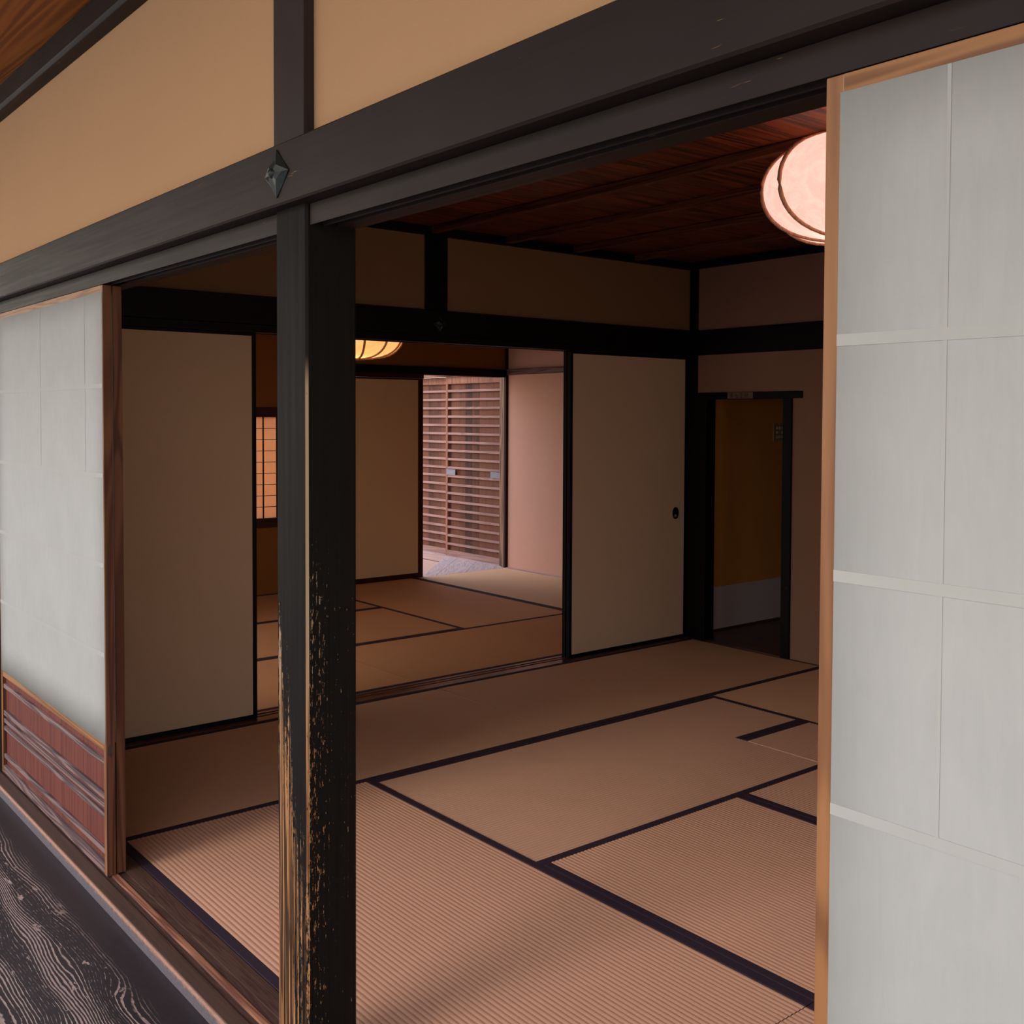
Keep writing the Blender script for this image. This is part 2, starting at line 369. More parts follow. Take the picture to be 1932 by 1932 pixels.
# ------------------------------------------------------------------ mesh helpers
class MB:
    def __init__(s): s.v = []; s.f = []; s.mi = []; s.sm = []
    def face(s, idx, mi=0, sm=False): s.f.append(idx); s.mi.append(mi); s.sm.append(sm)
    def box(s, x0, x1, y0, y1, z0, z1, mi=0):
        b = len(s.v)
        s.v += [(x0, y0, z0), (x1, y0, z0), (x1, y1, z0), (x0, y1, z0), (x0, y0, z1), (x1, y0, z1), (x1, y1, z1), (x0, y1, z1)]
        for q in ((0, 3, 2, 1), (4, 5, 6, 7), (0, 1, 5, 4), (1, 2, 6, 5), (2, 3, 7, 6), (3, 0, 4, 7)):
            s.face([b + i for i in q], mi)
        return s
    def prism(s, poly, axis, a0, a1, mi=None, smooth=False):
        """poly: 2D points (other two axes in order) extruded along axis; mi: list of material per side"""
        b = len(s.v); n = len(poly)
        for a in (a0, a1):
            for p, q in poly:
                s.v.append({'x': (a, p, q), 'y': (p, a, q), 'z': (p, q, a)}[axis])
        for i in range(n):
            j = (i + 1) % n
            s.face([b + i, b + j, b + n + j, b + n + i], mi[i] if mi else 0, smooth)
        s.face([b + i for i in range(n)][::-1], 0); s.face([b + n + i for i in range(n)], 0)
        return s
    def tube(s, pts, r, seg=8, closed=False):
        b = len(s.v); n = len(pts)
        for i, p in enumerate(pts):
            p = Vector(p); a = Vector(pts[i - 1] if i else pts[0]); c = Vector(pts[i + 1] if i < n - 1 else pts[-1])
            d = (c - a).normalized(); u = d.orthogonal().normalized() if abs(d.z) > .99 else d.cross(Vector((0, 0, 1))).normalized()
            w = d.cross(u)
            for k in range(seg):
                t = 2 * PI * k / seg; s.v.append(tuple(p + u * r * math.cos(t) + w * r * math.sin(t)))
        for i in range(n - 1):
            for k in range(seg):
                j = (k + 1) % seg
                s.face([b + i * seg + k, b + i * seg + j, b + (i + 1) * seg + j, b + (i + 1) * seg + k], 0, True)
        s.face([b + k for k in range(seg)][::-1]); s.face([b + (n - 1) * seg + k for k in range(seg)])
        return s
    def lathe(s, prof, seg=32, cx=0, cy=0):
        b = len(s.v); n = len(prof)
        for r, z in prof:
            for k in range(seg):
                t = 2 * PI * k / seg; s.v.append((cx + r * math.cos(t), cy + r * math.sin(t), z))
        for i in range(n - 1):
            for k in range(seg):
                j = (k + 1) % seg
                s.face([b + i * seg + k, b + i * seg + j, b + (i + 1) * seg + j, b + (i + 1) * seg + k], 0, True)
        return s
    def build(s, name, mats, parent=None, bevel=0.0, loc=None, seg=2, cat=None, label=None, group=None, kind=None):
        me = bpy.data.meshes.new(name); me.from_pydata(s.v, [], s.f)
        if not isinstance(mats, (list, tuple)): mats = [mats]
        for m_ in mats: me.materials.append(M[m_] if isinstance(m_, str) else m_)
        me.polygons.foreach_set('material_index', s.mi); me.polygons.foreach_set('use_smooth', s.sm)
        bm = bmesh.new(); bm.from_mesh(me); bmesh.ops.recalc_face_normals(bm, faces=bm.faces); bm.to_mesh(me); bm.free()
        me.update()
        o = bpy.data.objects.new(name, me); COL.objects.link(o)
        if parent is not None: o.parent = parent
        if loc: o.location = loc
        if bevel:
            mo = o.modifiers.new('soft_edges', 'BEVEL'); mo.width = bevel; mo.segments = seg; mo.limit_method = 'ANGLE'; mo.angle_limit = math.radians(40)
            mo.harden_normals = False
        tag(o, label, cat, group, kind)
        return o
def tag(o, label=None, cat=None, group=None, kind=None):
    if label: o['label'] = label
    if cat: o['category'] = cat
    if group: o['group'] = group
    if kind: o['kind'] = kind
    return o
def thing(name, loc, label, cat, group=None, kind=None):
    o = bpy.data.objects.new(name, None); o.empty_display_size = 0.1; COL.objects.link(o); o.location = loc
    return tag(o, label, cat, group, kind)
def box(*a): return MB().box(*a)
def copy_tree(o, loc, label, group=None):
    r = o.copy(); COL.objects.link(r); r.location = loc; r['label'] = label
    for ch in o.children:
        c = ch.copy(); COL.objects.link(c); c.parent = r
        for g in ch.children:
            d = g.copy(); COL.objects.link(d); d.parent = c
    return r
def S(mb, name, mat, **k): return mb.build(name, mat, kind='structure', **k)

W = 0.955
# ------------------------------------------------------------------ setting
S(box(-3.2, 5.0, 0.0, 5.0, -0.12, -0.056), 'floor', 'slab')
# veranda floor, boards running along the rooms
vf = MB()
vf.box(-6.5, 9.0, -0.60, -0.15, -0.075, -0.034); vf.box(-6.5, 9.0, -1.06, -0.603, -0.075, -0.034); vf.box(-6.5, 9.0, -1.50, -1.063, -0.075, -0.034)
S(vf, 'veranda_floor', 'veranda')
S(box(-6.5, 9.0, -1.86, -1.505, -0.16, -0.03), 'trim_1', 'sill', bevel=0.006)
S(box(-14, 16, -18, -1.9, -0.62, -0.55), 'garden_ground', 'gravel')
S(box(-14, -3.17, -1.9, 14, -0.30, -0.075), 'courtyard_ground', 'earth')
# veranda ceiling and eave
S(box(-6.5, 9.0, -1.75, -0.10, 2.5175, 2.54), 'ceiling_veranda', 'soffit')
# facade: plaster strip above the tie beam
S(box(-3.2, 6.9, -0.094, -0.022, 1.79, 2.46), 'wall_front', 'plaster_out')
S(box(-6.5, -3.2, -0.094, -0.022, -0.05, 2.46), 'wall_front_end', 'plaster_out')
S(box(-3.2, -1.9, -0.094, -0.022, -0.05, 1.80), 'wall_front_far', 'plaster_out')  # stops short: unseen opening added so daylight enters the far room
S(box(4.92, 6.9, -0.094, -0.022, -0.05, 1.80), 'wall_front_near', 'plaster_out')
# partition wall (left wall of the main room), above the tie beam
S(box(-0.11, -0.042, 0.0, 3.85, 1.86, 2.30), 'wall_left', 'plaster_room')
# back wall of the main room with the small doorway
bw = MB()
bw.box(0.028, 4.8, 3.852, 3.93, 1.76, 2.30)
bw.box(0.028, 0.7, 3.852, 3.93, 1.49, 1.76); bw.box(0.7, 4.8, 3.852, 3.93, -0.05, 1.76)
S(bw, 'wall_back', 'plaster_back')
rw = MB().box(4.80, 4.88, 0.0, 0.955, -0.05, 2.30).box(4.80, 4.88, 1.91, 3.85, -0.05, 2.30).box(4.80, 4.88, 0.955, 1.91, 1.735, 2.30)  # unseen gap in this wall, added to bring daylight into the main room
S(rw, 'wall_right', 'plaster_room')
S(box(4.79, 4.90, 0.955, 1.91, -0.06, 0.0), 'trim_13', 'sill_in')  # sill of the added side opening
# hall behind the doorway
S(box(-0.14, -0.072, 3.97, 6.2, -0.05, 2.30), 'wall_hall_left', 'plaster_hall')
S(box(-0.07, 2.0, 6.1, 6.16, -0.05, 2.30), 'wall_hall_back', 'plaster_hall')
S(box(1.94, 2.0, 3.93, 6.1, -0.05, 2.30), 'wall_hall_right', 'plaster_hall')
S(box(-0.14, 2.0, 3.85, 6.2, -0.06, -0.006), 'floor_hall', 'hall_floor')
S(box(-0.14, 2.0, 3.93, 6.2, 2.30, 2.34), 'ceiling_hall', 'ceiling')
S(box(-0.0715, -0.068, 3.98, 6.1, 0.005, 0.275), 'baseboard_hall', 'dado')
S(box(-0.0715, -0.064, 3.98, 6.1, -0.006, 0.006), 'trim_2', 'hall_floor')
# second room walls
fw = MB()
fw.box(-3.16, -3.05, 0.0, 4.87, 1.74, 2.30); fw.box(-3.16, -3.05, 0.0, 1.93, -0.05, 1.74)
fw.box(-3.16, -3.05, 1.93, 2.84, -0.05, 0.53); fw.box(-3.16, -3.05, 1.93, 2.84, 1.40, 1.74)
fw.box(-3.16, -3.05, 2.84, 2.90, -0.05, 1.74)
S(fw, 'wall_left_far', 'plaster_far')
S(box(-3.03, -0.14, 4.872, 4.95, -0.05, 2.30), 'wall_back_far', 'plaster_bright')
S(box(-3.16, -0.11, 0.0, 0.018, 1.74, 2.30), 'wall_front_inner', 'plaster_far')
S(box(-3.16, -1.9, 0.0, 0.018, -0.05, 1.74), 'wall_front_inner_end', 'plaster_far')  # leaves the same added daylight opening free
S(box(-1.9, -0.121, -0.158, 0.018, -0.05, 0.0), 'trim_14', 'sill')
S(box(-6.5, -1.901, -0.158, -0.0945, -0.05, 0.0), 'trim_15', 'sill')
S(box(4.922, 6.9, -0.158, -0.0945, -0.05, 0.0), 'trim_16', 'sill')
S(box(-0.14, -0.11, 3.97, 4.90, -0.05, 2.30), 'wall_right_far', 'plaster_far')

# ceilings: boards with battens
def ceiling(name, x0, x1, y0, y1, z, ys, bat=True):
    c = MB(); n = 0
    y = y0
    while y < y1 - 1e-6:
        y2 = min(y + 0.4775, y1); c.box(x0, x1, y, y2 - 0.0015, z + (0.0 if n % 2 else 0.002), z + 0.012); y = y2; n += 1
    o = S(c, name, 'ceiling')
    for yb in ys:
        box(x0 + 0.03, x1 - 0.03, yb - 0.017, yb + 0.017, z - 0.034, z - 0.0005).build('batten', 'batten', o, 0.0025)
    return o
ceiling('ceiling', -0.042, 4.8, -0.03, 3.87, 2.293, [W / 2 * k for k in range(1, 8)])
ceiling('ceiling_far', -3.05, -0.11, 0.0, 4.87, 2.293, [W / 2 * k for k in range(1, 10)])
S(box(-3.3, 5.2, -0.03, 6.3, 2.36, 2.42), 'roof_deck', 'slab')
cn = MB().box(-0.042, -0.006, -0.02, 3.852, 2.252, 2.2925).box(-0.006, 4.8, 3.816, 3.852, 2.252, 2.2925).box(4.764, 4.80, -0.02, 3.816, 2.252, 2.2925)
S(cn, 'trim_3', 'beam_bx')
cn = MB().box(-3.05, -3.014, 0.02, 4.872, 2.252, 2.2925).box(-3.014, -0.11, 4.836, 4.872, 2.252, 2.2925)
S(cn, 'trim_4', 'beam_bx')
# veranda wall plate under the soffit
wp = MB().prism([(-0.094, 2.44), (-0.136, 2.44), (-0.146, 2.449), (-0.146, 2.517), (-0.094, 2.517)], 'x', -6.5, 9.0)
wp.build('wall_plate', 'beam_x', bevel=0.002, cat='beam', label='dark brown beam under the brown board ceiling at the top left corner')

# ------------------------------------------------------------------ facade timbers
tb = thing('tie_beam', (2.35, -0.12, 1.83), 'broad black tie beam running over post and openings, with a diamond iron ornament', 'beam')
MB().prism([(-0.096, 1.774), (-0.143, 1.774), (-0.147, 1.778), (-0.147, 1.892), (-0.143, 1.896), (-0.096, 1.896)], 'x', -6.6, 4.6).build('beam_body', 'beam_x', tb, loc=None).location = (-2.35 + 2.35, 0, 0)
tb.children[0].location = (-2.35 + 0.0, 0.12, -1.83)
def relocate(root):
    """children were modelled in world coordinates: put them under the root without moving them"""
    for c in root.children: c.location = -Vector(root.location)
me_ = tb.children[0].data
for v in me_.vertices: v.co.x += 2.3
relocate(tb)
# diamond nail cover: four raised petals round a boss
def nail_cover(cx, cz, s, yf, parent, normal='-y'):
    g = MB(); b0 = len(g.v)
    def P(a, r, d):  # a angle, r radius, d depth
        return (cx + r * math.sin(a), yf - d, cz + r * math.cos(a))
    outline = [(0, s * 0.95), (PI / 2, s), (PI, s * 0.95), (3 * PI / 2, s)]
    c = len(g.v); g.v.append((cx, yf - 0.016, cz))
    ring = []
    for i in range(4):
        a, r = outline[i]
        ring.append((P(a, r, 0.003), P(a + PI / 4, s * 0.68, 0.001), P(a + PI / 4, s * 0.42, 0.012), P(a, r * 0.55, 0.006)))
    for i in range(4):
        tip, notch, ridge, vall = ring[i]; ntip, _, _, nvall = ring[(i + 1) % 4]
        b = len(g.v); g.v += [tip, notch, ridge, vall, ntip, nvall]
        g.face([b, b + 1, b + 2]); g.face([b, b + 2, b + 3]); g.face([b + 1, b + 4, b + 2]); g.face([b + 2, b + 4, b + 5])
        g.face([c, b + 3, b + 2]); g.face([c, b + 2, b + 5])
        bb = len(g.v); tb_, nb_, ntb_ = (tip[0], yf, tip[2]), (notch[0], yf, notch[2]), (ntip[0], yf, ntip[2]); g.v += [tb_, nb_, ntb_]
        g.face([b, bb, bb + 1, b + 1]); g.face([b + 1, bb + 1, bb + 2, b + 4])
    o = g.build('nail_cover', 'iron', parent, label='dark faceted diamond iron ornament')
    k = MB()
    for i in range(14):
        t = PI * i / 13
    k.lathe([(0.0001, 0.009), (0.005, 0.008), (0.009, 0.004), (0.011, 0.0)], 16)
    kk = k.build('boss', 'iron', o)
    kk.rotation_euler = (PI / 2, 0, 0); kk.location = (cx, yf - 0.012, cz)
    return o
nc = nail_cover(2.351, 1.836, 0.050, -0.147, tb); nc.location = -Vector(tb.location)

kb = MB()
prof = [(-0.1085, 1.7315), (-0.1085, 1.7735), (-0.0945, 1.7735), (-0.0945, 1.79), (0.0, 1.79), (0.0, 1.736), (-0.047, 1.736), (-0.047, 1.752), (-0.0752, 1.752), (-0.0752, 1.7325), (-0.0798, 1.7325), (-0.0798, 1.752), (-0.1068, 1.752), (-0.1068, 1.7315)]
for a, b, lab, x0 in ((0.001, 2.2825, 'dark grooved door head over the left opening, under the tie beam', 0), (2.4125, 4.74, 'dark grooved door head over the wide right opening, scratched along its edge', 0)):
    g = MB().prism(prof, 'x', a, b)
    g.build('door_head', 'beam_x', None, 0.0015, cat='lintel', label=lab, group=None)
# threshold in front
th = thing('threshold', (2.3, -0.08, -0.03), 'long brown grooved threshold between veranda boards and tatami, its outer edge rubbed orange', 'threshold')
MB().prism([(-0.118, -0.034), (-0.158, -0.034), (-0.158, -0.005), (-0.154, -0.0005), (-0.150, 0.0), (-0.118, 0.0)], 'x', 0.001, 4.795).build('outer_edge', 'sill_out', th)
MB().prism([(-0.118, -0.05), (-0.118, 0.0), (-0.112, 0.0), (-0.112, -0.004), (-0.092, -0.004), (-0.092, -0.05)], 'x', 0.001, 4.795).build('outer_groove', 'sill', th)
MB().prism([(-0.092, -0.05), (-0.092, -0.001), (-0.0895, 0.0), (-0.075, 0.0), (-0.0725, -0.001), (-0.0725, -0.05)], 'x', 0.001, 4.795).build('centre_lip', 'sill_lip', th, label='worn orange lip between the two grooves')
MB().prism([(-0.0725, -0.05), (-0.0725, -0.004), (-0.050, -0.004), (-0.050, 0.0), (-0.002, 0.0), (-0.002, -0.05)], 'x', 0.001, 4.795).build('inner_edge', 'sill', th)
relocate(th)
# posts on the facade
PW = 0.127
pp = MB().prism([(0.0, 0.003), (0.003, 0.0), (PW - 0.005, 0.0), (PW, 0.005), (PW, 0.111), (PW - 0.005, 0.116), (0.005, 0.116), (0.0, 0.111)], 'z', 0.0, 1.774)
pp.build('wooden_post', 'worn_post', None, 0, loc=(2.284, -0.1165, 0.0), cat='post', label='black square post in the foreground, its lower front worn to orange wood')
box(2.277, 2.405, -0.118, -0.0945, 1.8965, 2.4395).build('short_post', 'post_z', None, 0.002, cat='post', label='short dark post between the two tan plaster panels above the tie beam')
box(-0.12, 0.0, -0.1165, -0.001, -0.034, 1.774).build('corner_post', 'post_z', None, 0.003, cat='post', label='dark corner post at the far left edge, beside the left shoji panel')
S(box(4.80, 4.92, -0.1165, -0.001, -0.034, 1.774), 'trim_5', 'post_z')

# ------------------------------------------------------------------ shoji panels
def shoji(x0, x1, y0, label, end='cedar_end', group=None, paper_left=None):
    """outer face at y0, thickness 30 mm"""
    T = 0.026; y1 = y0 + T; H = 1.7310; zb = 0.0
    r = thing('shoji_panel', ((x0 + x1) / 2, y0 + T / 2, 0.0), label, 'sliding screen', group)
    st = 0.022
    pz0, pz1 = 0.391, 1.711
    for s, (a, b) in enumerate(((x0, x0 + st), (x1 - st, x1))):
        g = MB().box(a, b, y0, y1, 0.0, H)
        # end grain colour on the outward side
        for i, f in enumerate(g.f):
            xs = {round(g.v[k][0], 5) for k in f}
            if len(xs) == 1: g.mi[i] = 1
        g.build('stile', ['cedar', end], r, 0.0012)
    box(x0 + st - 0.002, x1 - st + 0.002, y0 + 0.0006, y1 - 0.001, pz1, H).build('top_rail', 'cedar_x', r)
    box(x0 + st, x1 - st, y0 + 0.001, y1 - 0.001, 0.368, pz0).build('middle_rail', 'cedar_x', r, 0.001)
    box(x0 + st, x1 - st, y0 + 0.001, y1 - 0.001, 0.0, 0.030).build('bottom_rail', 'slat_grey', r, 0.001)
    # lower panel of upright boards
    g = MB(); n = 5; w = (x1 - x0 - 2 * st) / n
    for i in range(n): g.box(x0 + st + i * w + 0.0008, x0 + st + (i + 1) * w - 0.0008, y0 + 0.0125, y0 + 0.018, 0.030, 0.368)
    g.build('board_panel', 'koshi', r, 0.0008)
    for za, zb_ in ((0.324, 0.340), (0.220, 0.239), (0.193, 0.208), (0.164, 0.179), (0.057, 0.073)):
        box(x0 + st, x1 - st, y0 + 0.003, y0 + 0.0125, za, zb_).build('slat', 'slat_grey', r, 0.0012)
    # lattice behind the paper
    g = MB(); k = 1
    z = pz0
    zs = [0.52, 0.645, 0.762 + 0.018, 0.918, 1.045, 1.18, 1.288, 1.441, 1.583]
    for z in zs: g.box(x0 + st, x1 - st, y0 + 0.006, y0 + 0.015, z - 0.004, z + 0.004)
    for i in range(1, 4):
        xx = x0 + st + (x1 - x0 - 2 * st) * i / 4; g.box(xx - 0.004, xx + 0.004, y0 + 0.0061, y0 + 0.0151, pz0, pz1)
    g.build('lattice', 'kumiko', r)
    # paper glued over the outside
    pl = x0 + st * 0.85; prr = x1 - st * 0.15 if end else x1 - st * 0.85
    if paper_left is not None: pl = paper_left
    g = MB(); nx = 10; nz = 12
    b = len(g.v)
    for j in range(nz + 1):
        for i in range(nx + 1):
            g.v.append((pl + (prr - pl) * i / nx, y0 - 0.0012, pz0 + (pz1 - pz0) * j / nz))
    for j in range(nz):
        for i in range(nx):
            q = b + j * (nx + 1) + i; g.face([q, q + 1, q + nx + 2, q + nx + 1], 0, True)
    p = g.build('paper', 'paper', r)
    sd = p.modifiers.new('sheet', 'SOLIDIFY'); sd.thickness = 0.0006
    # doubled strips where the sheets overlap
    for z in (1.441, 1.18, 0.918, 0.655):
        box(pl, prr, y0 - 0.0019, y0 - 0.0016, z - 0.0075, z + 0.0055).build('paper_overlap', 'paper_seam', p)
    for xx in ([x0 + 0.144, x0 + 0.60] if x0 > 3 else [x0 + 0.56, x0 + 1.02]):
        box(xx - 0.0022, xx + 0.0022, y0 - 0.00185, y0 - 0.0016, 0.918 if x0 > 3 else 1.18, 1.7105).build('paper_overlap', 'paper_seam', p)
    if x0 < 0.005:
        kn = MB().lathe([(0.0001, 0.0), (0.006, 0.0005), (0.010, 0.0003), (0.011, 0.0)], 20).build('wood_knot', 'sill', r, label='dark knot in the edge')
    relocate(r)
    if x0 < 0.005:
        kn.rotation_euler = (0, PI / 2, 0); kn.scale = (1.7, 0.9, 1.0); kn.location = Vector((x1 + 0.0002, y0 + 0.012, 0.372)) - Vector(r.location)
    return r
shoji(0.002, 1.183, -0.1062, 'white shoji panel at left, the outer of the pair, with red-brown boards below', paper_left=0.012)
shoji(0.006, 1.177, -0.0745, 'shoji panel slid behind the left one, only its brown edge showing beside the opening')
shoji(3.583, 4.773, -0.1062, 'large white shoji panel at the right edge, in an orange-brown cedar frame', end=None)

# ------------------------------------------------------------------ partition between the rooms
g = MB().prism([(-0.024, 1.7555), (-0.008, 1.758), (-0.008, 1.878), (-0.024, 1.884), (-0.042, 1.884), (-0.042, 1.7555)], 'y', 0.002, 3.85)
ib = thing('tie_beam', (-0.02, 1.9, 1.76), 'black inner tie beam above the fusuma doors, below the brown plaster of the left wall', 'beam')
g.build('beam_body', 'beam_y', ib)
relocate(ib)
o = nail_cover(0, 0, 0.040, 0, ib); o.rotation_euler = (0, 0, PI / 2); o.location = Vector((-0.008, 1.945, 1.815)) - Vector(ib.location)
g = MB().prism([(-0.014, 1.722), (-0.014, 1.755), (-0.126, 1.755), (-0.126, 1.722), (-0.112, 1.722), (-0.112, 1.735), (-0.088, 1.735), (-0.088, 1.722), (-0.078, 1.722), (-0.078, 1.735), (-0.052, 1.735), (-0.052, 1.722)], 'y', 0.002, 3.85)
g.build('door_head', 'beam_y', None, 0.001, cat='lintel', label='black grooved head rail of the fusuma doors between the two rooms')
g = MB().prism([(-0.138, -0.05), (-0.138, 0.0), (-0.112, 0.0), (-0.112, -0.003), (-0.088, -0.003), (-0.088, 0.0), (-0.078, 0.0), (-0.078, -0.003), (-0.052, -0.003), (-0.052, 0.0), (-0.002, 0.0), (-0.002, -0.05)], 'y', 0.002, 3.85)
g.build('threshold', 'sill_in', None, 0.001, cat='threshold', label='polished red-brown grooved threshold between the two tatami rooms')
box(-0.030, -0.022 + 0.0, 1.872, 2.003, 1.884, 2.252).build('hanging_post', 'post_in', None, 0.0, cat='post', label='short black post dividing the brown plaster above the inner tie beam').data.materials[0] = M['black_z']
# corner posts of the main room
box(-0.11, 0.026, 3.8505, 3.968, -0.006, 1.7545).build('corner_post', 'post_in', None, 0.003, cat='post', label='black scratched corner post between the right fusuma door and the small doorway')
S(box(-0.10, -0.002, 3.853, 3.968, 1.7545, 2.2925), 'trim_6', 'black_z')
S(box(0.0, 0.020, 3.8445, 3.852, 1.884, 2.2515), 'trim_7', 'black_z')

def fusuma(name_label, ya, yb, xf, z1=1.7217, fw_=0.021, br=0.018, frame='black', handle=None, paper='fusuma'):
    """panel in the plane x = xf (front face toward +x), thickness 26 mm"""
    T = 0.026
    r = thing('fusuma_door', (xf - T / 2, (ya + yb) / 2, 0.0), name_label, 'sliding door')
    z0 = 0.0
    fz, fy = ('black_z', 'black_y') if frame == 'black' else ('red_frame', 'red_frame')
    box(xf - T + 0.002, xf - 0.002, ya + fw_, yb - fw_, z0 + br, z1 - 0.013).build('paper_panel', paper, r)
    for a, b in ((ya, ya + fw_), (yb - fw_, yb)): box(xf - T, xf, a, b, z0, z1).build('stile', fz, r, 0.002)
    box(xf - T, xf, ya + fw_, yb - fw_, z1 - 0.0135, z1 - 0.0003).build('top_rail', fy, r, 0.001)
    box(xf - T, xf, ya + fw_, yb - fw_, z0 + 0.0003, z0 + br + 0.0005).build('bottom_rail', fy, r, 0.001)
    if handle is not None:
        hy, hz = handle
        h = MB().lathe([(0.0001, 0.0005), (0.020, 0.0005), (0.0225, 0.004), (0.025, 0.0045), (0.027, 0.003), (0.0275, 0.0)], 32)
        ho = h.build('door_pull', 'matte_black', r)
        ho.rotation_euler = (0, PI / 2, 0); ho.scale = (1.35, 1.0, 1)
        ho['_l'] = 1
    relocate(r)
    if handle is not None:
        ho.location = Vector((xf - 0.0025, hy, hz)) - Vector(r.location); del ho['_l']
    return r
fusuma('beige fusuma door at the left of the dividing wall, behind the black post', 0.006, 0.976, -0.053)
fusuma('fusuma door slid behind the left beige one, hidden but for its edge', 0.002, 0.967, -0.087)
fusuma('beige fusuma door near the far corner, with a black oval door pull', 2.872, 3.850, -0.053, handle=(3.752, 0.77))
fusuma('fusuma door stacked behind the one with the black pull, showing only a black edge', 2.873, 3.80, -0.087)

# ------------------------------------------------------------------ back wall timbers and small doorway
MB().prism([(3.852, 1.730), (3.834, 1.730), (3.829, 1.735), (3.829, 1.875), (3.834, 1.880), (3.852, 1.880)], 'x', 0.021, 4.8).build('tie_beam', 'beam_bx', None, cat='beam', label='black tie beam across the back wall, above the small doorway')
S(box(-0.002, 0.020, 3.829, 3.85, 1.7555, 1.8835), 'trim_8', 'beam_bx')
df = thing('doorway_frame', (0.4, 3.88, 0.0), 'black frame of the small doorway in the back wall, its lintel overshooting the jamb', 'door frame')
box(0.027, 0.778, 3.838, 3.925, 1.464, 1.504).build('lintel', 'beam_bx', df, 0.0015)
box(0.655, 0.713, 3.838, 3.932, -0.003, 1.464).build('jamb', 'post_in', df, 0.002)
box(0.027, 0.100, 3.843, 3.932, -0.003, 1.464).build('jamb', 'post_in', df, 0.002)
box(0.1003, 0.655, 3.846, 3.935, -0.02, 0.002).build('sill', 'hall_floor', df, 0.001)
relocate(df)
sg = thing('paper_sign', (0.358, 3.8355, 1.484), 'small brown label with dark red writing on the lintel of the small doorway', 'sign')
box(0.267, 0.449, 3.8355, 3.838, 1.4655, 1.5025).build('card', 'sign', sg)
g = MB()
def stroke(x0, z0, x1, z1, w=0.0028):
    d = Vector((x1 - x0, 0, z1 - z0)); n = Vector((-d.z, 0, d.x)).normalized() * w / 2
    b = len(g.v)
    for (x, z) in ((x0, z0), (x1, z1)):
        for s_ in (1, -1):
            for yy in (3.8348, 3.8356): g.v.append((x + n.x * s_, yy, z + n.z * s_))
    for q in ((0, 2, 6, 4), (1, 5, 7, 3), (0, 4, 5, 1), (2, 3, 7, 6), (0, 1, 3, 2), (4, 6, 7, 5)): g.face([b + i for i in q])
for ox, pts in ((0.285, [(0, .010, .024, .010), (.012, .016, .012, -.015), (.002, .002, .022, .002), (.010, .002, 0, -.013), (.013, .002, .024, -.013)]),
                (0.325, [(.004, .012, .004, -.008), (.004, .002, .016, .002), (0, -.011, .022, -.011), (.012, -.003, .018, -.008)]),
                (0.352, [(.002, .012, .026, .012), (.014, .014, .012, -.001), (.002, 0, .028, 0), (.004, -.011, .026, -.011), (.015, 0, .015, -.011)]),
                (0.386, [(.004, .012, .030, .012), (.004, .012, .004, -.002), (.030, .012, .030, -.002), (.004, .004, .030, .004), (0, -.010, .034, -.010), (.017, .004, .017, -.010), (.006, -.004, .028, -.004)])):
    for a, b_, c, d in pts: stroke(0.716 - (ox + 0) - 0 if False else ox + a, 1.484 + b_, ox + c, 1.484 + d)
g.build('writing', 'ink', sg, label='dark red brush characters')
relocate(sg)
sw = thing('light_switch', (-0.072, 4.80, 1.256), 'beige switch plate on the ochre hall wall, seen through the small doorway', 'switch')
box(-0.072, -0.064, 4.732, 4.868, 1.196, 1.316).build('plate', 'switch', sw, 0.002)
for yy in (4.758, 4.787, 4.816):
    for zz in ((1.286, 1.256, 1.226) if yy < 4.77 or yy > 4.80 else (1.286, 1.226)):
        box(-0.0645, -0.0605, yy, yy + 0.019, zz - 0.009, zz + 0.009).build('switch_key', 'switch_key', sw, 0.001)
relocate(sw)

